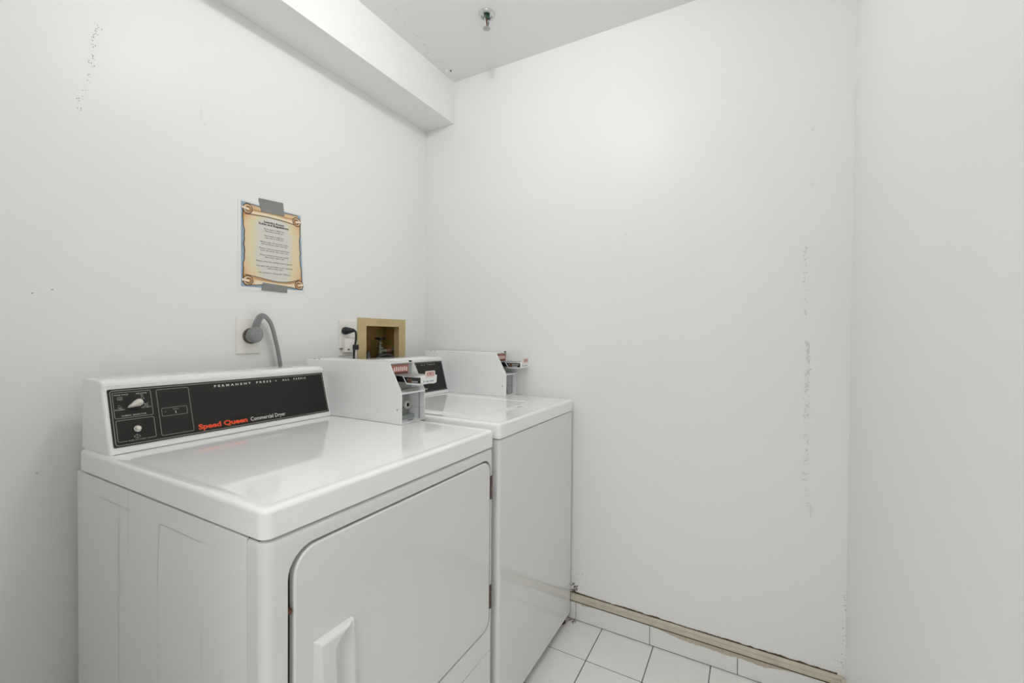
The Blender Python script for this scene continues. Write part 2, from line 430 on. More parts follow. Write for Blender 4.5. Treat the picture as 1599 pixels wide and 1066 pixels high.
stuff('mould_speck', mb, M['mould'], floor)

# ------------------------------------------------------------------ dryer
DX0, DX1 = -.195, .4985
DY1, DY0 = -.072, -.81
DZ = .9213
dryer = thing('dryer', 'nearer white coin-operated dryer with long black control panel and square front door', 'dryer', ((DX0+DX1)/2, -.44, 0))
def rring(x0, x1, y0, y1, r, i, z, n=6): return [(u, v, z) for u, v in inset_rr(x0, x1, y0, y1, r, i, n)]
def lid(x0, x1, y0, y1, z0, z1, r, rim=.0150, dip=.0010):
    mb = MB(); R = [(0.0015, z0), (0, z0+.0015)]
    b = .0085
    for k in range(7):
        a = PI/2*k/6; R.append((b*(1-math.cos(a)), z1-b+b*math.sin(a)))
    R += [(rim, z1), (rim+.004, z1-dip*.3), (rim+.009, z1-dip*.8), (rim+.014, z1-dip)]
    return mb.loft([[(u, v, z) for u, v in rrect(x0+i, x1-i, y0+i, y1-i, max(r-i, .0095 if i > .0105 else r-i), 6)] for i, z in R])
obj('top_panel', lid(DX0, DX1, DY0, DY1, .8725, DZ, .018), M['enamel'], dryer, smooth=40)
SX = -.1935
obj('cabinet', MB().box(SX, DX1-.002, -.7618, -.06, .012, .8685), M['side'], dryer, bevel=.002)
# core coloured dark for shade between front panel and cabinet, and behind the door
core = MB().box(SX+.004, DX1-.008, -.79, -.7605, .02, .871)
obj('gap_core', core, M['gap'], dryer, smooth=0)
# front panel wraps round both corners
def path(inset, rr=.02):
    x0, x1, yb, yf = SX+inset-.0008, DX1-.0015-inset, -.7645, DY0+inset
    pts = [(x0, yb)]
    for k in range(9):
        a = PI+PI/2*k/8; pts.append((x0+rr+rr*math.cos(a), yf+rr+rr*math.sin(a)))
    for k in range(9):
        a = 1.5*PI+PI/2*k/8; pts.append((x1-rr+rr*math.cos(a), yf+rr+rr*math.sin(a)))
    pts.append((x1, yb)); return pts
def pathring(inset, z): return [(x, y, z) for x, y in path(inset)]
mb = MB()
mb.loft([pathring(0, .852), pathring(0, .861), pathring(.0015, .8655), pathring(.005, .868), pathring(.012, .869)], False, False, closed=False)
mb.loft([pathring(0, .279), pathring(0, .33)], False, False, closed=False)
mb.loft([pathring(.003, .2775), pathring(0, .279)], False, False, closed=False)
for sl in (slice(0, 10), slice(10, 20)):
    mb.loft([pathring(0, .33)[sl], pathring(0, .852)[sl]], False, False, closed=False)
hx0, hx1, hz0, hz1 = -.1545, .4775, .3445, .8415
fx0, fx1 = path(0)[9][0], path(0)[10][0]
dm = lambda u, v, d: (u, DY0+d, v)
opening = rrect(hx0, hx1, hz0, hz1, (.036, .048, .044, .036))
hole_plate(mb, [(fx0, .33), (fx1, .33), (fx1, .852), (fx0, .852)], opening, dm, 0)
n = len(opening)
mb.add([dm(u, v, 0) for u, v in opening]+[dm(u, v, .016) for u, v in opening], [(i, (i+1) % n, (i+1) % n+n, i+n) for i in range(n)])
fp = obj('front_panel', mb, M['front'], dryer, smooth=32)
mb = MB(); mb.loft([pathring(0, .06), pathring(0, .2745), pathring(.003, .276)], False, False, closed=False)
obj('lower_panel', mb, M['front'], dryer, smooth=32)
# door
ex0, ex1, ez0, ez1 = hx0+.0115, hx1-.0035, hz0+.0035, hz1-.0055
mb = MB(); R = [(0, .013), (0, .004)]
for k in range(1, 6):
    a = PI/2*k/5; R.append((.004*(1-math.cos(a)), .004-.004*math.sin(a)-.0008))
rings = []
for i, d in R:
    pts = rrect(ex0+i, ex1-i, ez0+i, ez1-i, (.034-i, .044-i, .04-i, .034-i))
    rings.append([(u, DY0+d, v) for u, v in pts])
mb.loft(rings)
door = obj('door', mb, M['front'], dryer, smooth=35)
obj('latch', MB().cyl((-.1487, DY0+.012, .7386), (-.1487, DY0+.002, .7386), .0042, 10), M['rust'], dryer)
# door handle: pull with a scooped finger cup
NL, NR, NV = 22, 34, 96
NU = NL+NR
hxa, hxb, hza, hzb = -.1065, -.0235, .43, .6625
sm = lambda x: max(0, min(1, x))**2*(3-2*max(0, min(1, x)))
mb = MB(); V = []; Fc = []
for j in range(NV+1):
    v = j/NV; v = .5-.5*math.cos(PI*v) if True else v
    dv = min(1-v, v)*(hzb-hza)
    bow = .016+.008*math.sin(PI*v)
    g = bow*(1-(1-min(1, dv/.006))**2)**.5
    edge = .40+.52*(max(0, 1-dv/.034))**2.2
    lip = min(g, .0085+.003*math.sin(PI*v))
    for i in range(NU+1):
        if i <= NL:
            t = i/NL; u = edge*t
            h = g*sm(t*edge/.045)*(1-.06*t**4) if t < 1 else g*.90
        else:
            t = (i-NL)/NR; u = edge+(1-edge)*t
            wall = g*.90*(1-sm(t/.13))
            fl = .0004+lip*sm((t-.30)/.62)
            h = max(wall, min(fl, g)) if u < .965 else lip*(1-sm((u-.965)/.035))
        V.append((hxa+(hxb-hxa)*u+.003*math.sin(PI*v)*(-1 if u < .5 else .6)*abs(u-.5)*2, DY0-.0006-h, hza+(hzb-hza)*v))
for j in range(NV):
    for i in range(NU):
        a = j*(NU+1)+i; Fc.append((a, a+1, a+NU+2, a+NU+1))
mb.add(V, Fc)
hd = obj('handle', mb, M['front'], door, smooth=40)
hd.matrix_parent_inverse = Matrix.Identity(4)
for z0, z1 in ((.722, .790), (.4015, .4695)):
    mb = MB().box(.4735, .4835, DY0-.0018, DY0+.006, z0, z1)
    for q in range(5): mb.cyl((.4785, DY0-.002, z0+(z1-z0)*(q+.08)/5), (.4785, DY0-.002, z0+(z1-z0)*(q+.92)/5), .003, 10)
    obj('hinge', mb, M['hinge'], dryer)
for fx in (-.16, .46):
    for fy in (-.72, -.12): obj('foot', MB().lathe([(.014, 0), (.018, .003), (.018, .008), (.006, .010), (.006, .016)], (fx, fy, 0), n=12), M['rubber'], dryer)

# console: profile (y,z) relative to machine top
ec = Vector((0, .2726, .9621)); nc = Vector((0, -.9621, .2726))
def console(x0, x1, dy, dz, parent):
    prof = [(-.2122, .9215), (-.2127, .9235), (-.1741, 1.0590), (-.1722, 1.0640), (-.1722, 1.0700), (-.1745, 1.0755), (-.1735, 1.0810), (-.1655, 1.0855), (-.1560, 1.0885), (-.140, 1.0895), (-.075, 1.0895), (-.0685, 1.0870), (-.066, 1.081), (-.060, .9215)]
    prof = [(y+dy, z+dz) for y, z in prof]
    mb = MB(); rings = []; c = (-.13+dy, 1.0+dz)
    b = .007
    for k in range(6):
        a = PI/2*k/5; ins = b*(1-math.sin(a)); xx = b*(1-math.cos(a))
        rg = []
        for y, z in prof:
            zz = z if z < .93+dz else z-ins*.7*max(0, min(1, (z-1.05-dz)/.035))
            yy = y+ins*(.8 if y < -.165+dy else .8*max(0, (-.14+dy-y)/.025) if y < -.14+dy else 0)
            rg.append((yy, zz))
        rings.append((xx, rg))
    L = [[(x0+xx, y, z) for y, z in rg] for xx, rg in rings]+[[(x1-xx, y, z) for y, z in rg] for xx, rg in reversed(rings)]
    mb.loft(L)
    return obj('console', mb, M['enamel'], parent, smooth=24)
def facemap(dy, dz, lift):
    a = Vector((0, -.213+dy, .9213+dz))
    def f(u, v, h): p = a+ec*v+nc*(h+lift); return (u, p.y, p.z)
    return f
console(-.1845, .4045, 0, 0, dryer)
obj('console_gap', MB().box(-.178, .400, -.205, -.07, DZ-.0012, DZ+.0012), M['gap'], dryer, smooth=0)  # dark slab for the shade in the gap below the console
def panel(u0, u1, v0, v1, dy, dz, parent):
    mb = MB(); f = facemap(dy, dz, .0)
    rings = [[f(u, v, -.001) for u, v in rrect(u0, u1, v0, v1, .0025, 3)], [f(u, v, .0022) for u, v in rrect(u0, u1, v0, v1, .0025, 3)]]
    mb.loft(rings); return obj('control_panel', mb, M['black'], parent, smooth=20)
cp = panel(-.1752, .3955, .0150, .1505, 0, 0, dryer)
f1 = facemap(0, 0, .0026)
mb = MB(); outline(mb, f1, -.1718, .3922, .0180, .1470, .006, .0011)
outline(mb, f1, -.1678, -.0938, .0806, .1418, .0035, .0008)
outline(mb, f1, -.1670, -.0936, .0262, .0762, .0035, .0008)
outline(mb, f1, -.0830, -.0120, .0256, .1407, .0035, .0008)
outline(mb, f1, -.0768, -.0211, .0725, .0932, .003, .0007)
# start symbol diamond and bars
def quad(mb, f, cx, cv, pts): mb.add([f(cx+a, cv+b, 0) for a, b in pts], [tuple(range(len(pts)))]); return mb
def dia(mb, f, cx, cv, r, t):
    o_ = [(r*1.25, 0), (0, r), (-r*1.25, 0), (0, -r)]; i_ = [((r-t)*1.25, 0), (0, r-t), (-(r-t)*1.25, 0), (0, -(r-t))]
    v = [f(cx+a, cv+b, 0) for a, b in o_+i_]; mb.add(v, [(k, (k+1) % 4, (k+1) % 4+4, k+4) for k in range(4)])
dia(mb, f1, -.1305, .0345, .0055, .0009); quad(mb, f1, -.1305, .0345, [(-.0005, -.0025), (.0005, -.0025), (.0005, .0025), (-.0005, .0025)])
def strokes(mb, f, cx, cv, segs, t=.0007):
    for (a, b, c, d) in segs:
        dx, dv = c-a, d-b; L_ = math.hypot(dx, dv); nx, nv = -dv/L_*t/2, dx/L_*t/2
        mb.add([f(cx+a+nx, cv+b+nv, 0), f(cx+c+nx, cv+d+nv, 0), f(cx+c-nx, cv+d-nv, 0), f(cx+a-nx, cv+b-nv, 0)], [(0, 1, 2, 3)])
# care symbols
strokes(mb, f1, -.1545, .1275, [(-.005,-.002,.004,-.002),(-.005,-.002,-.003,.0035),(-.003,.0035,.0045,.0035),(.0045,.0035,.004,-.002),(-.002,.0005,.003,.0005),(-.004,-.0045,-.0025,-.003),(-.0015,-.0045,0,-.003),(.001,-.0045,.0025,-.003),(.0035,-.0045,.005,-.003)])
strokes(mb, f1, -.1115, .1270, [(-.003,.005,.001,.005),(-.003,.005,-.001,.001),(.001,.005,.0005,.001),(-.001,.001,-.003,-.005),(.0005,.001,.0035,-.005),(-.003,-.005,.0045,-.005)])
strokes(mb, f1, -.1560, .1080, [(-.004,-.0035,.004,-.0035),(-.0035,-.001,0,-.003),(.0035,-.001,0,-.003),(-.002,.001,-.003,.004),(.001,.001,0,.004)])
strokes(mb, f1, -.1060, .1080, [(-.0045,-.004,.0045,.004),(-.0045,.004,.0045,-.004),(-.005,-.004,.005,-.004),(-.002,0,-.0035,.0025),(.002,0,.0035,.0025)])
po = obj('panel_outline', mb, M['grey_ink'], cp, smooth=0, normals=False); po['label'] = 'thin pale outline boxes and symbols'
text('PERM PRESS', f1, -.1650, .1343, .0275, .0031, M['grey_ink'], cp, bold=.02)
text('DELICATE', f1, -.1232, .1343, .0213, .0031, M['grey_ink'], cp, bold=.02)
text('NORMAL', f1, -.1655, .0995, .0185, .0031, M['grey_ink'], cp, bold=.02)
text('NO HEAT', f1, -.1155, .0995, .0195, .0031, M['grey_ink'], cp, bold=.02)
text('FABRIC SELECTOR', f1, -.1542, .0843, .0468, .0033, M['white_ink'], cp)
mb = MB(); quad(mb, facemap(0, 0, .0029), -.1312, .0262, [(-.0185, -.0014), (.0185, -.0014), (.0185, .0024), (-.0185, .0024)])
obj('panel_patch', mb, M['black'], cp, smooth=0)
text('PUSH TO START', facemap(0, 0, .0033), -.1478, .0250, .0335, .0031, M['grey_ink'], cp)
text('RUNNING', f1, -.0530, .0868, .0125, .0024, M['grey_ink'], cp)
mb = MB(); quad(mb, f1, -.0470, .0800, [(-.0008, -.0034), (.0008, -.0034), (.0008, .0034), (-.0008, .0034)])
obj('indicator_mark', mb, M['white_ink'], cp, smooth=0)
def on_face(f, u, v, prof, n=20):      # lathe about the face normal
    rings = []
    for r, h in prof: rings.append([f(u+r*math.cos(2*PI*k/n), v+r*math.sin(2*PI*k/n), h) for k in range(n)])
    return MB().loft(rings)
obj('indicator_lens', on_face(f1, -.069, .083, [(.0022, -.001), (.0022, .0006), (.001, .001)], 12), M['dark_ink'], cp)
text('PERMANENT', f1, .0500, .1338, .1000, .0058, M['white_ink'], cp, bold=.035, spacing=1.75)
text('PRESS', f1, .1660, .1340, .0460, .0058, M['white_ink'], cp, bold=.035, spacing=1.75)
mb = MB(); dia(mb, f1, .2275, .1365, .0021, .0020); obj('panel_dot', mb, M['white_ink'], cp, smooth=0)
text('ALL', f1, .2480, .1343, .0235, .0058, M['white_ink'], cp, bold=.035, spacing=1.75)
text('FABRIC', f1, .2870, .1345, .0430, .0058, M['white_ink'], cp, bold=.035, spacing=1.75)
text('Speed Queen', f1, -.0020, .0262, .1262, .0132, M['orange_ink'], cp, bold=.036, spacing=.97)
text('Commercial Dryer', f1, .1330, .0262, .1068, .0116, M['white_ink'], cp, bold=.016)
# selector knob: teardrop pointer
ku, kv = -.1235, .1125
mb = MB(); rings = []
for s_, h in ((1.0, 0), (1.0, .006), (.97, .013), (.80, .0165), (.25, .0205)):
    rg = []
    for k in range(28):
        a = 2*PI*k/28; r = .0086
        x = r*math.cos(a); y = r*math.sin(a)
        d = math.cos(a-math.radians(203))
        if d > .1: x += .0115*max(0, d)**5*math.cos(math.radians(203)); y += .0115*max(0, d)**5*math.sin(math.radians(203))
        rg.append(f1(ku+x*s_, kv+y*s_, h))
    rings.append(rg)
mb.loft(rings); kb = obj('selector_knob', mb, M['knob'], dryer, smooth=30)
obj('knob_base_shade', on_face(f1, ku-.0015, kv-.001, [(.0135, -.001), (.0135, .0030), (.012, .0042)]), M['blackp'], kb).matrix_parent_inverse = Matrix.Identity(4)  # black base, widened to stand in for the knob's shadow
sb = obj('start_button', on_face(f1, -.1288, .0520, [(.0050, .001), (.0050, .008), (.0042, .0095), (.001, .010)]), M['knob'], dryer)
obj('bezel', on_face(f1, -.1288, .0520, [(.0078, -.001), (.0078, .003), (.0065, .0042), (.0054, .0042)]), M['chrome'], sb)

# ------------------------------------------------------------------ coin boxes
def coin_box(parent, x0, x1, yf, zb, price, dark=False):
    t = .0022; H = .19; ym = yf+.001
    A = [(yf, zb), (yf, zb+.0985), (yf+.0505, zb+.1885), (yf+.455, zb+.1885), (yf+.455, zb)]
    mb = MB()
    mb.prism(A, x0, x0+t); mb.prism(A, x1-t, x1)
    mb.box(x0+t, x1-t, yf+.050, yf+.455, zb+.1863, zb+.1885)
    mb.box(x0+t, x1-t, yf+.4528, yf+.455, zb, zb+.1863)
    mb.box(x0+t, x1-t, yf+.001, yf+.4528, zb, zb+.0025)
    cb = obj('coin_box', mb, M['powder'], parent, smooth=20, bevel=.0006, segs=1); P = cb
    def ch(name, mb_, m_, **k):
        o = obj(name, mb_, m_, P, **k); o.matrix_parent_inverse = Matrix.Identity(4); return o
    ix0, ix1 = x0+t, x1-t; w_ = ix1-ix0
    # shelf above the bay with turned down lip
    sh = MB().box(ix0, ix1, yf+.0005, yf+.10, zb+.0962, zb+.0985).box(ix0, ix1, yf+.0003, yf+.0025, zb+.093, zb+.0985)
    ch('shelf', sh, M['powder'])
    ch('shelf_plate', MB().box(ix0, ix1, yf+.022, yf+.08, zb+.0985, zb+.1035).box(ix0, ix0+.03, yf+.03, yf+.05, zb+.1035, zb+.111), M['steel'], bevel=.001)
    # vault door and its lock
    ch('vault_door', MB().box(ix0, ix1-.001, yf+.066, yf+.07, zb+.0025, zb+.0955), M['steel'], bevel=.001)
    lx, lz = ix1-.0165, zb+.046
    ch('lock', MB().lathe([(.0145, .066), (.0145, .059), (.013, .057), (.0072, .0565), (.0068, .061), (.001, .061)], (lx, yf, lz), 'y', 22), M['lockring'])
    ch('keyhole', MB().lathe([(.0062, .0612), (.0062, .0585), (.001, .058)], (lx, yf, lz), 'y', 14).box(lx-.0008, lx+.0008, yf+.0565, yf+.059, lz-.004, lz+.004), M['blackp'])
    ch('bay_flange', MB().box(ix1-.0035, ix1, yf+.020, yf+.0225, zb+.0025, zb+.0955).box(ix1-.0012, ix1-.0002, yf+.001, yf+.066, zb+.0380, zb+.0388).box(ix0, ix1, yf+.045, yf+.066, zb+.0025, zb+.016), M['inner'])
    ch('floor_slot', MB().box(ix0+.055, ix0+.080, yf+.025, yf+.031, zb+.0022, zb+.0029), M['gap'], smooth=0)
    # coin face behind the slide: pale red label with comb of coin slots
    sl = (yf+.057)
    ch('back_plate', MB().box(ix0, ix1, sl+.001, sl+.003, zb+.0985, zb+.186), M['inner'], smooth=0)
    lb = MB().box(ix0+.012, ix0+.088, sl-.0018, sl+.001, zb+.148, zb+.182)
    ch('coin_label', lb, M['red'], bevel=.001)
    mb = MB()
    for q in range(7): mb.box(ix0+.020+q*.0092, ix0+.0262+q*.0092, sl-.0024, sl-.0017, zb+.160+.001*(q % 2), zb+.175-.0015*((q+1) % 2))
    ch('label_print', mb, M['redwhite'], smooth=0)
    mb = MB()
    for q in range(10): mb.box(ix0+.015+q*.007, ix0+.0185+q*.007, sl-.0026, sl-.0017, zb+.1490, zb+.157)
    ch('coin_slot', mb, M['blackp'], smooth=0)
    # coin slide
    a0, a1 = x0+.0245, x0+.083
    ya, yb = yf-.058, yf+.055
    zs0, zs1 = zb+.1235, zb+.1490
    fr = MB()
    def smap(u, v, d): return (a0+d, u, v)
    outer = [(ya, zs0), (ya, zs1), (yf+.022, zs1), (yf+.004, zs0)]
    inner = [(ya+.003, zs0+.003), (ya+.003, zs1-.003), (yf+.016, zs1-.003), (yf+.003, zs0+.003)]
    hole_plate(fr, outer, inner, smap, .0015)
    fr.box(a0, a1, ya, yb, zs1-.0012, zs1+.0008)
    fr.box(a1-.0015, a1, ya, yb, zs0, zs1)
    cs = ch('coin_slide', fr, M['powder'], smooth=20)
    ch('slide_core', MB().box(a0+.010, a1-.004, ya+.004, yb, zs0+.004, zs1-.003), M['blackp'], bevel=.002)
    ch('slide_arm', MB().box(a0+.004, a0+.012, yf-.048, yf+.004, zs0+.013, zs0+.018).cyl((a0+.006, yf-.015, zs0+.008), (a0+.006, yf-.04, zs0+.008), .0035, 10), M['chrome'])
    ch('slide_spring', MB().box(a0+.003, a0+.010, yf-.012, yf+.001, zs0+.004, zs0+.018), M['rust'], bevel=.001)
    ch('slide_top_plate', MB().box(a0-.004, a1+.003, yf-.03, yb, zs1+.0008, zs1+.0028), M['steel'], bevel=.0006)
    # push plate and price tag at the end
    pz0, pz1 = zb+.1265, zb+.1525
    mb = MB(); prof = [(pz0+.002, 0), (pz0, -.004), (pz0+.004, -.0065), (pz1-.002, -.0075), (pz1, -.005), (pz1-.002, 0)]
    mb.loft([[(a0-.005+i, ya+y, z) for z, y in prof] for i in (0, a1-a0+.010)])
    ch('push_plate', mb, M['powder'], smooth=30)
    ch('push_plate_slots', MB().box(a0+.001, a0+.0026, ya-.0079, ya-.007, pz0+.006, pz0+.011).box(a0+.012, a0+.022, ya-.0079, ya-.0072, pz0+.007, pz0+.009).box(a0+.028, a0+.048, ya-.0081, ya-.0072, pz0+.0075, pz0+.0090), M['dark_ink'], smooth=0)
    tg = rrect(a0+.007, a1-.006, pz1-.006, pz1+.0140, .004, 4)
    mb = MB(); mb.loft([[(u, ya-.0095, v) for u, v in tg], [(u, ya-.0075, v) for u, v in tg]])
    ch('price_tag', mb, M['redwhite'], smooth=20)
    mb = MB().box(a0+.0135, a1-.0125, ya-.0100, ya-.0094, pz1-.0010, pz1+.0100); ch('price_field', mb, M['red'], smooth=0)
    text('$1.25', lambda u, v, h: (u, ya-.0104, v), (a0+a1)/2+.0005, pz1+.0006, .027, .0082, M['redwhite'], cb, name='price_lettering', bold=.03, align='C')
    # fixings
    ch('key_lock', MB().cyl((ix1-.010, yf+.054, zb+.1885), (ix1-.010, yf+.054, zb+.1935), .0050, 12), M['blackp'])
    for yy in (yf+.40, yf+.425): ch('screw', MB().lathe([(.004, 0), (.0036, .002), (.001, .003)], (x0+.012, yy, zb+.1885), n=10), M['steel'])
    ch('screw', MB().lathe([(.0032, 0), (.0030, -.0008), (.001, -.0011)], (x0, yf+.018, zb+.045), 'x', 10), M['inner'])
    return cb
coin_box(dryer, .4054, .5150, -.5310, DZ, 1)
# faint scratches and drips on the dryer's side
mb = MB()
def sline(mb, pts, t=.0007, x=SX-.0003):
    for (y0, z0), (y1, z1) in zip(pts, pts[1:]):
        d = math.hypot(y1-y0, z1-z0); ny, nz = -(z1-z0)/d*t/2, (y1-y0)/d*t/2
        mb.add([(x, y0+ny, z0+nz), (x, y1+ny, z1+nz), (x, y1-ny, z1-nz), (x, y0-ny, z0-nz)], [(0, 1, 2, 3)])
sline(mb, [(-.184, .8290), (-.342, .8278)], .0009); sline(mb, [(-.2873, .867), (-.286, .62), (-.2869, .20)], .0009)
sline(mb, [(-.294, .867), (-.2925, .64)], .0005); sline(mb, [(-.3334, .867), (-.332, .75), (-.3291, .7065)], .0007)
sline(mb, [(-.6245, .8284), (-.474, .829), (-.468, .825), (-.460, .70)], .0009); sline(mb, [(-.460, .70), (-.458, .40)], .0005)
sline(mb, [(-.184, .829), (-.1845, .55)], .0004); sline(mb, [(-.625, .70), (-.624, .25)], .0005)
sline(mb, [(-.205, .498), (-.214, .482)], .0011)
o = obj('scratch_mark', mb, M['scratch'], dryer, smooth=0, normals=False); o['kind'] = 'stuff'

# ------------------------------------------------------------------ washer
WX0, WX1, WY0 = .5160, 1.1205, -.8165
WZ = .9345
washer = thing('washer', 'white top-loading coin-operated washer in the corner beside the wall', 'washing machine', ((WX0+WX1)/2, -.44, 0))
obj('top_panel', lid(WX0, WX1, WY0, -.075, .8885, WZ, .012, rim=.013, dip=.0005), M['enamel'], washer, smooth=40)
def wring(i, z): return rring(WX0+.002, WX1-.001, WY0+.001, -.065, .010, i, z)
mb = MB(); mb.loft([wring(.003, .036), wring(0, .0385), wring(0, .8805), wring(.002, .8845), wring(.006, .8862)])
obj('cabinet', mb, M['front'], washer, smooth=40)
obj('gap_core', MB().box(WX0+.008, WX1-.008, WY0+.010, -.08, .880, .8895), M['gap'], washer, smooth=0)  # dark strip standing in for shade under the top panel
obj('kick_base', MB().box(WX0+.03, WX1-.03, WY0+.06, -.10, .012, .04), M['gap'], washer, smooth=0)
for fx in (WX0+.035, WX1-.035):
    for fy in (WY0+.03, -.12): obj('foot', MB().lathe([(.016, 0), (.019, .003), (.019, .009), (.006, .012), (.006, .038)], (fx, fy, 0), n=14), M['rust'], washer)
# loading lid with raised rim and finger tab
lx0, lx1, ly0, ly1 = .578, .945, -.7080, -.262
mb = MB()
mb.loft([[(u, v, z) for u, v in inset_rr(lx0, lx1, ly0, ly1, .022, i)] for i, z in ((0, WZ-.001), (0, WZ+.0035), (.001, WZ+.0048), (.003, WZ+.0052), (.006, WZ+.0048), (.009, WZ+.0030), (.014, WZ+.0026))])
ld = obj('loading_lid', mb, M['enamel'], washer, smooth=40)
mb = MB(); mb.loft([[(u, v, z) for u, v in inset_rr(.826, .858, ly0-.016, ly0+.004, .006, i, 4)] for i, z in ((0, WZ+.0015), (0, WZ+.0035), (.003, WZ+.0052))])
obj('finger_tab', mb, M['enamel'], ld, smooth=40).matrix_parent_inverse = Matrix.Identity(4)
WDY, WDZ = -.024, WZ-DZ
console(.530, 1.0320, WDY, WDZ, washer)
wp = panel(.545, 1.0215, .0150, .1505, WDY, WDZ, washer)
f2 = facemap(WDY, WDZ, .0026)
mb = MB(); outline(mb, f2, .5485, 1.018, .0180, .1470, .006, .0011)
obj('panel_outline', mb, M['grey_ink'], wp, smooth=0)
text('PERMANENT', f2, .630, .1338, .1000, .0050, M['white_ink'], wp, spacing=1.75)
text('PRESS', f2, .746, .1340, .0460, .0050, M['white_ink'], wp, spacing=1.75)
mb = MB(); dia(mb, f2, .842, .1365, .0021, .0020); obj('panel_dot', mb, M['white_ink'], wp, smooth=0)
text('ALL', f2, .873, .1343, .028, .0055, M['white_ink'], wp, spacing=1.75)
text('FABRIC', f2, .918, .1345, .050, .0055, M['white_ink'], wp, spacing=1.75)
text('Speed Queen', f2, .628, .0262, .1262, .0132, M['orange_ink'], wp, bold=.036, spacing=.97)
text('Commercial Washer', f2, .765, .0262, .122, .0112, M['white_ink'], wp)
coin_box(washer, 1.0340, 1.1290, -.5420, WZ, 2)

# ------------------------------------------------------------------ wall items
# poster
NX = lambda u, v, d: (u, -d, v)
def flat(mb, pts, d): return mb.add([NX(u, v, d) for u, v in pts], [tuple(range(len(pts)))])
poster = thing('notice_poster', 'scroll-patterned laundry room rules sheet taped to the wall above the dryer', 'poster', (.33, 0, 1.35))
def shear(u, v):       # sheet coords (0..1) to wall coordinates
    x0 = .2205; x1 = .4335+.0115*(1-v); z = 1.3545+v*.2800
    return (x0+(x1-x0)*u, z+u*(.0065*(1-v)+.0015*v))
PM = lambda d: (lambda u, v, h: NX(*shear(u, v), d+h))
def sheetpoly(pts, d0, d1=None):
    mb = MB(); a = [PM(d0)(u, v, 0) for u, v in pts]
    if d1 is None: return mb.add(a, [tuple(range(len(a)))])
    return mb.loft([a, [PM(d1)(u, v, 0) for u, v in pts]])
obj('laminate_sleeve', sheetpoly([(-.045, -.045), (1.030, -.05), (1.030, 1.02), (-.045, 1.02)], .0002, .0009), M['laminate'], poster, smooth=0)
sheet = obj('paper_sheet', sheetpoly([(0, 0), (1, 0), (1, 1), (0, 1)], .0009, .0013), M['blueprint'], poster, smooth=0)
def side(s_, v):        # parchment side wobble
    w_ = .024+.034*math.sin(v*PI)+.006*math.sin(v*21)+.005*math.sin(v*47)
    if s_ < 0: return w_*.95
    return 1-w_*.75
def parch(extra):
    pts = [(side(-1, k/24)-extra, .07+.85*k/24) for k in range(25)]+[(side(1, 1-k/24)+extra, .07+.85*(1-k/24)) for k in range(25)]
    return pts
obj('scroll_outline', sheetpoly(parch(.014), .0015), M['outline'], sheet, smooth=0).matrix_parent_inverse = Matrix.Identity(4)
obj('parchment', sheetpoly(parch(0), .0017), M['parchment'], sheet, smooth=0).matrix_parent_inverse = Matrix.Identity(4)
def band(ftop, fbot, d, n=24, u0=.06, u1=.95):
    mb = MB(); P = PM(d)
    v = [P(u0+(u1-u0)*k/n, fbot(k/n), 0) for k in range(n+1)]+[P(u0+(u1-u0)*k/n, ftop(k/n), 0) for k in range(n+1)]
    return mb.add(v, [(k, k+1, k+2+n, k+1+n) for k in range(n)])
def rolls(mk):
    return mk
def part(name, mb, m_):
    o = obj(name, mb, m_, sheet, smooth=0); return o
# upper roll
ut = lambda t: .985-.012*math.sin(t*PI); ub = lambda t: .865+.020*math.sin(t*PI*1.0)-.004*t
part('roll_print', band(lambda t: ut(t)+.008, lambda t: ub(t)-.010, .0019), M['outline'])
part('roll_print', band(ut, ub, .0021), M['roll'])
part('roll_print', band(lambda t: ut(t)-.045, lambda t: ut(t)-.062, .0023, u0=.14, u1=.86), M['rollshade'])
part('roll_print', band(lambda t: ub(t)+.035, lambda t: ub(t)+.004, .0024), M['rollpale'])
# lower roll
lt = lambda t: .138-.052*math.sin(t*PI)+.012*math.sin(2*PI*t); lb = lambda t: .020+.024*math.sin(t*PI)
part('roll_print', band(lambda t: lt(t)+.010, lambda t: lb(t)-.008, .0019), M['outline'])
part('roll_print', band(lt, lb, .0021), M['roll'])
part('roll_print', band(lambda t: lt(t)-.004, lambda t: lt(t)-.024, .0023), M['rollshade'])
part('roll_print', band(lambda t: (lt(t)+lb(t))/2+.004, lambda t: lb(t)+.010, .0024, u0=.2, u1=.85), M['rollpale'])
def disc(cu, cv, ru, rv, d, n=20, a0=0, a1=2*PI): return sheetpoly([(cu+ru*math.cos(a0+(a1-a0)*k/n), cv+rv*math.sin(a0+(a1-a0)*k/n)) for k in range(n)], d)
for cu, cv in ((.095, .925), (.925, .905), (.095, .075), (.930, .068)):
    s_ = 1 if cu < .5 else -1
    part('curl_print', disc(cu, cv, .080, .062, .0025), M['outline']); part('curl_print', disc(cu, cv, .066, .051, .0027), M['roll'])
    part('curl_print', disc(cu+.010*s_, cv-.004, .046, .036, .0029), M['outline']); part('curl_print', disc(cu+.012*s_, cv-.006, .034, .026, .0031), M['rollshade'])
    part('curl_print', sheetpoly([(cu-.088, cv-.010), (cu+.02, cv-.020), (cu+.02, cv+.008), (cu-.088, cv+.020)] if s_ > 0 else [(cu-.02, cv-.020), (cu+.075, cv-.010), (cu+.075, cv+.020), (cu-.02, cv+.008)], .0033), M['rollpale'])
    part('curl_print', sheetpoly([(cu-.088, cv-.014), (cu+.02, cv-.024), (cu+.02, cv-.018), (cu-.088, cv-.008)] if s_ > 0 else [(cu-.02, cv-.024), (cu+.075, cv-.014), (cu+.075, cv-.008), (cu-.02, cv-.018)], .0035), M['outline'])
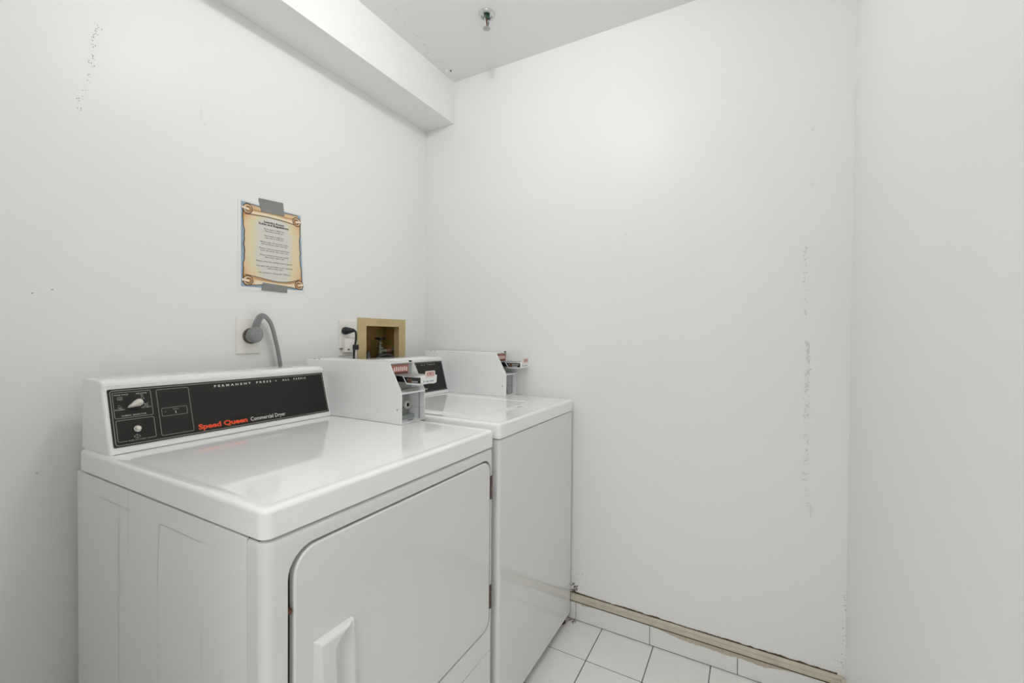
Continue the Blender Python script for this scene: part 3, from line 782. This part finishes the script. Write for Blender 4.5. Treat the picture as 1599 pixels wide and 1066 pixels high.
# the text block (baseline heights measured on the sheet)
TX = PM(.0019)
def pl(s_, cv, w_, h_, bold=0, ink='dark_ink'):
    text(s_, TX, .520, cv, w_, h_, M[ink], sheet, bold=bold, align='C')
pl('Laundry Room', .806, .34, .0225, .045); pl('Rules and Regulations', .776, .50, .0225, .045)
part('underline', sheetpoly([(.35, .801), (.69, .801), (.69, .803), (.35, .803)], .0019), M['dark_ink'])
part('underline', sheetpoly([(.27, .770), (.77, .770), (.77, .772), (.27, .772)], .0019), M['dark_ink'])
for s_, cv, w_ in (('First wash is 8:00 am', .722, .335), ('Final dry is 10:00 pm', .697, .300), ('Last wash is 9:00 pm', .640, .325), ('Last dry is 9:00 pm', .615, .300),
                   ('Please keep the laundry room', .560, .465), ('and machines clean and tidy', .535, .435), ('Please remove accumulated lint', .480, .495), ('from the dryer after each use', .455, .455),
                   ('Please remove items promptly', .400, .470), ('after each wash / dry', .375, .325), ('Please close the machine doors gently', .320, .590),
                   ('Any item left overnight in the machine', .262, .600), ('will be discarded', .237, .260), ('No washing or drying after 10:00 pm', .182, .520)):
    pl(s_, cv, w_, .0155, .018)
def wallquad(name, pts, d0, d1, m_, parent, bevel=0):
    mb = MB(); mb.loft([[NX(u, v, d0) for u, v in pts], [NX(u, v, d1) for u, v in pts]])
    return obj(name, mb, m_, parent, smooth=0, bevel=bevel)
wallquad('tape_strip', [(.286, 1.6157), (.3692, 1.6186), (.3672, 1.64), (.3643, 1.6641), (.2785, 1.6585), (.279, 1.649), (.2815, 1.644)], .0010, .0042, M['tape'], poster)
wallquad('tape_strip', [(.2884, 1.3478), (.3803, 1.3473), (.3818, 1.3706), (.2917, 1.3744)], .0010, .0042, M['tape'], poster)

# dryer outlet, plug and cord
out1 = thing('wall_outlet', 'ivory wall plate with the fat grey dryer plug in it, above the dryer', 'outlet', (.244, 0, 1.13))
def plate(x0, x1, z0, z1, parent, t=.0055):
    mb = MB(); mb.loft([[NX(u, v, d) for u, v in inset_rr(x0, x1, z0, z1, .004, i, 4)] for i, d in ((0, 0), (0, t*.5), (.0015, t*.85), (.004, t))])
    return obj('plate', mb, M['plate'], parent, smooth=45)
plate(.2035, .2835, 1.1310, 1.2515, out1)
obj('receptacle', MB().lathe([(.0262, 0), (.0262, -.010), (.0245, -.0115), (.0215, -.0115), (.0205, -.007), (.001, -.007)], (.2490, 0, 1.1915), 'y', 30), M['hinge'], out1)
obj('receptacle_face', MB().lathe([(.0240, -.0072), (.0240, -.0085), (.001, -.0085)], (.2490, 0, 1.1915), 'y', 24), M['rust'], out1)
cordset = None
mb = MB(); rings = []
for d, r, du, dv in ((.0125, .0195, 0, 0), (.018, .0215, .001, .001), (.032, .0222, .002, .001), (.040, .0205, .002, .001), (.0435, .015, .002, .001)):
    rg = []
    for k in range(28):
        a = 2*PI*k/28; x = math.cos(a); z = math.sin(a)
        ext = 1+.30*max(0, math.cos(a-math.radians(72)))**2+.10*max(0, math.cos(a-math.radians(72)))**6
        rg.append((.2475+du+r*x*ext, -d, 1.1905+dv+r*z*ext*1.02))
    rings.append(rg)
mb.loft(rings); plug_mb = mb
screw_mb = ('plug_screw', MB().lathe([(.0025, -.0425), (.002, -.0450), (.0005, -.0452)], (.258, 0, 1.202), 'y', 10))
def spline(pts, n=8):
    P = [Vector(p) for p in pts]; out = []
    for i in range(len(P)-1):
        p0 = P[max(i-1, 0)]; p1 = P[i]; p2 = P[i+1]; p3 = P[min(i+2, len(P)-1)]
        for k in range(n):
            t = k/n
            out.append(.5*((2*p1)+(-p0+p2)*t+(2*p0-5*p1+4*p2-p3)*t*t+(-p0+3*p1-3*p2+p3)*t**3))
    out.append(P[-1]); return out
cpts = spline([(.2530, -.027, 1.212), (.2560, -.029, 1.232), (.2650, -.030, 1.2525), (.2780, -.030, 1.2590), (.2920, -.030, 1.2500), (.3060, -.030, 1.2280), (.3190, -.029, 1.1850), (.3310, -.028, 1.1350), (.3400, -.027, 1.0850), (.345, -.03, 1.0), (.346, -.035, .88)], 8)
mb = MB()
for off in (-1, 0, 1):
    pts = []
    for i_, p in enumerate(cpts):
        t = (cpts[min(i_+1, len(cpts)-1)]-cpts[max(i_-1, 0)]).normalized(); sd_ = t.cross(Vector((0, 1, 0))).normalized()
        pts.append(p+(sd_*.0050+Vector((0, .0042, 0)))*off)
    mb.tube(pts, .0043, 10)
cordset = obj('power_cord', mb, M['greycord'], dryer, smooth=60); cordset['label'] = 'flat grey ribbed power cord arching out of the wall plate'
obj('plug', plug_mb, M['greycord'], cordset, smooth=50)
obj(screw_mb[0], screw_mb[1], M['chrome'], cordset)
# washer outlet with adapter, plug and black cord
out2 = thing('wall_outlet', 'ivory wall plate with white adapter and black plug, left of the gold valve box', 'outlet', (.65, 0, 1.10))
plate(.6055, .6925, 1.1095, 1.2565, out2)
obj('adapter', MB().box(.6170, .6800, -.0055, -.026, 1.1255, 1.1830).box(.6380, .6800, -.0055, -.018, 1.1600, 1.1880), M['adapter'], out2, bevel=.003)
obj('adapter_tab', MB().box(.604, .617, -.0055, -.012, 1.139, 1.1425).box(.629, .640, -.026, -.0265, 1.134, 1.140), M['hinge'], out2)
obj('adapter_tab', MB().lathe([(.0030, -.017), (.0028, -.0190), (.001, -.0195)], (.645, 0, 1.180), 'y', 10), M['rust'], out2)
wcp = None
wplug = (MB().tube([(.6300, -.0055, 1.2140), (.6300, -.012, 1.2140), (.6310, -.024, 1.2145), (.6400, -.033, 1.2155), (.6520, -.037, 1.2165)], [.0145, .0160, .0145, .0105, .0068], 16))
wc = obj('power_cord', MB().tube(spline([(.6480, -.0365, 1.2160), (.6560, -.036, 1.2150), (.6640, -.034, 1.2070), (.6690, -.030, 1.1900), (.6690, -.028, 1.1700), (.6640, -.028, 1.1500), (.6610, -.028, 1.1380), (.660, -.028, 1.10), (.66, -.028, 1.0)]), .0042, 10), M['blackp'], washer, smooth=60); wc['label'] = 'thin black power cord with round plug'
obj('plug', wplug, M['blackp'], wc, smooth=50)
obj('cord_block', MB().box(.6540, .6760, -.0265, -.040, 1.1360, 1.1570), M['blackp'], wc, bevel=.002)

# valve box in the wall
vb = thing('valve_box', 'gold-painted recessed washer valve box in the wall between the two coin boxes', 'valve box', (.847, 0, 1.02))
mb = MB()
hole_plate(mb, [(.7010, .985), (.9900, .985), (.9900, 1.2715), (.7010, 1.2715)], [(.7480, 1.012), (.9450, 1.012), (.9450, 1.2365), (.7480, 1.2365)], lambda u, v, d: (u, -.005+d, v), .004)
obj('flange', mb, M['brass'], vb, smooth=0, bevel=.0008, segs=1)
mb = MB(); x0, x1, z0, z1 = .7400, .9550, 1.004, 1.245; x0b, x1b = .7400, .9550
# open-fronted box with an inner return behind the flange
mb.box(x0, x1, .108, .112, z0, z1); mb.box(x0-.003, x0, -.001, .112, z0, z1); mb.box(x1, x1+.003, -.001, .112, z0, z1)
mb.box(x0, x1, -.001, .112, z1, z1+.003); mb.box(x0, x1, -.001, .112, z0-.003, z0)
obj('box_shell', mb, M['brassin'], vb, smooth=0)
mb = MB().box(.9450, .9465, -.004, .022, 1.012, 1.2365); mb.box(.9445, .9475, .022, .025, 1.012, 1.2365)
obj('flange_return', mb, M['brass'], vb, smooth=0)
# valve
cx, cy = .884, .055
obj('valve_body', MB().lathe([(.011, 1.03), (.013, 1.088), (.013, 1.092), (.016, 1.094), (.016, 1.112), (.013, 1.114), (.013, 1.132), (.0165, 1.134), (.0165, 1.142), (.009, 1.144), (.009, 1.155), (.0115, 1.157), (.0115, 1.164), (.004, 1.166), (.004, 1.178)], (cx, cy, 0), n=16).tube([(cx, cy, 1.122), (cx+.024, cy-.008, 1.122), (cx+.032, cy-.010, 1.122)], [.0115, .0115, .013], 14), M['bronze'], vb)
mb = MB().cyl((cx, cy, 1.172), (cx, cy, 1.184), .009, 12)
for q in range(5):
    a = q*2*PI/5+.3; mb.tube([(cx, cy, 1.181), (cx+.018*math.cos(a), cy+.018*math.sin(a), 1.182), (cx+.024*math.cos(a), cy+.024*math.sin(a), 1.181)], [.004, .0045, .0055], 8)
mb.lathe([(.017, 1.177), (.020, 1.179), (.020, 1.184), (.017, 1.186)], (cx, cy, 0), n=20)
obj('valve_handle', mb, M['blackp'], vb, smooth=40)
obj('hose_collar', MB().tube([(cx+.030, cy-.010, 1.122), (cx+.046, cy-.016, 1.124)], .0135, 16), M['rust'], vb)
obj('supply_hose', MB().tube(spline([(cx+.040, cy-.014, 1.123), (cx+.062, cy-.022, 1.126), (cx+.076, cy-.030, 1.115), (cx+.078, cy-.036, 1.09), (cx+.070, cy-.05, 1.04), (cx+.06, cy-.075, 1.0), (cx+.055, cy-.092, .96), (cx+.055, cy-.096, .88)]), [.0115]*2+[.0095]*55, 14), M['rubber'], vb, smooth=60)
obj('supply_hose', MB().tube(spline([(.845, .060, 1.060), (.852, .035, 1.092), (.885, .030, 1.103), (.922, .028, 1.100), (.938, .020, 1.085), (.940, .0, 1.05), (.938, -.03, 1.0), (.936, -.043, .95), (.936, -.045, .88)]), .0095, 14), M['rubber'], vb, smooth=60)
obj('supply_hose', MB().tube(spline([(.800, .075, 1.04), (.803, .060, 1.075), (.797, .040, 1.105), (.780, .022, 1.116), (.766, .006, 1.100), (.762, -.02, 1.04), (.762, -.04, .98), (.762, -.045, .88)]), .0105, 14), M['rubber'], vb, smooth=60)
obj('lower_fitting', MB().lathe([(.012, 1.004), (.012, 1.03), (.016, 1.035), (.016, 1.07), (.008, 1.08)], (.845, .062, 0), n=14).box(.800, .832, .07, .106, 1.0045, 1.105), M['rust'], vb)

# sprinkler head
sx, sy = .8295, -.5600
sp = thing('fire_sprinkler', 'small chrome fire sprinkler head hanging from the ceiling', 'sprinkler', (sx, sy, ZC))
obj('escutcheon', MB().lathe([(.031, 0), (.031, -.003), (.027, -.008), (.022, -.009), (.0195, -.004), (.012, -.004)], (sx, sy, ZC), n=32), M['chrome'], sp, smooth=50)
obj('nozzle', MB().lathe([(.012, -.003), (.012, -.014), (.009, -.017), (.006, -.018)], (sx, sy, ZC), n=20), M['green'], sp)
mb = MB()
for s_ in (-1, 1): mb.tube(spline([(sx+.010*s_, sy, ZC-.012), (sx+.0135*s_, sy, ZC-.026), (sx+.009*s_, sy, ZC-.042), (sx+.002*s_, sy, ZC-.052)]), .0034, 8)
obj('frame_arms', mb, M['chrome'], sp)
obj('glass_bulb', MB().lathe([(.001, -.018), (.0030, -.021), (.0030, -.042), (.001, -.047)], (sx, sy, ZC), n=12), M['bulbred'], sp)
mb = MB().lathe([(.003, -.047), (.004, -.053), (.0135, -.0545), (.0135, -.056), (.004, -.0565), (.001, -.0585)], (sx, sy, ZC), n=24)
for q in range(12):
    a = q*PI/6; mb.box(sx+.0135*math.cos(a)-.0012, sx+.0135*math.cos(a)+.0012, sy+.0135*math.sin(a)-.0012, sy+.0135*math.sin(a)+.0012, ZC-.0562, ZC-.0548)
obj('deflector', mb, M['steel'], sp)
hk = thing('ceiling_hook', 'tiny white screw hook in the ceiling by the soffit corner', 'hook', (1.04, -.205, ZC))
obj('anchor', MB().lathe([(.006, 0), (.0055, -.003), (.003, -.005), (.003, -.014), (.001, -.016)], (1.040, -.2060, ZC), n=12), M['plate'], hk)
obj('screw', MB().lathe([(.003, 0), (.003, -.006), (.001, -.007)], (1.050, -.222, ZC), n=10), M['dark_ink'], hk)

# ceiling lamp just above the frame: the light of the room
lx, ly = .23, -.885
lp = thing('ceiling_lamp', 'small round glass ceiling lamp in the middle of the room', 'lamp', (lx, ly, ZC))
obj('lamp_base', MB().lathe([(.060, 0), (.060, -.006), (.052, -.012), (.024, -.020), (.022, -.040)], (lx, ly, ZC), n=28), M['plate'], lp)
prof = [(.034*math.sin(PI*k/12)+.0005, -.070+.034*math.cos(PI*k/12)) for k in range(13)]
obj('glass_globe', MB().lathe(prof, (lx, ly, ZC), n=24), M['lamp'], lp, smooth=80)
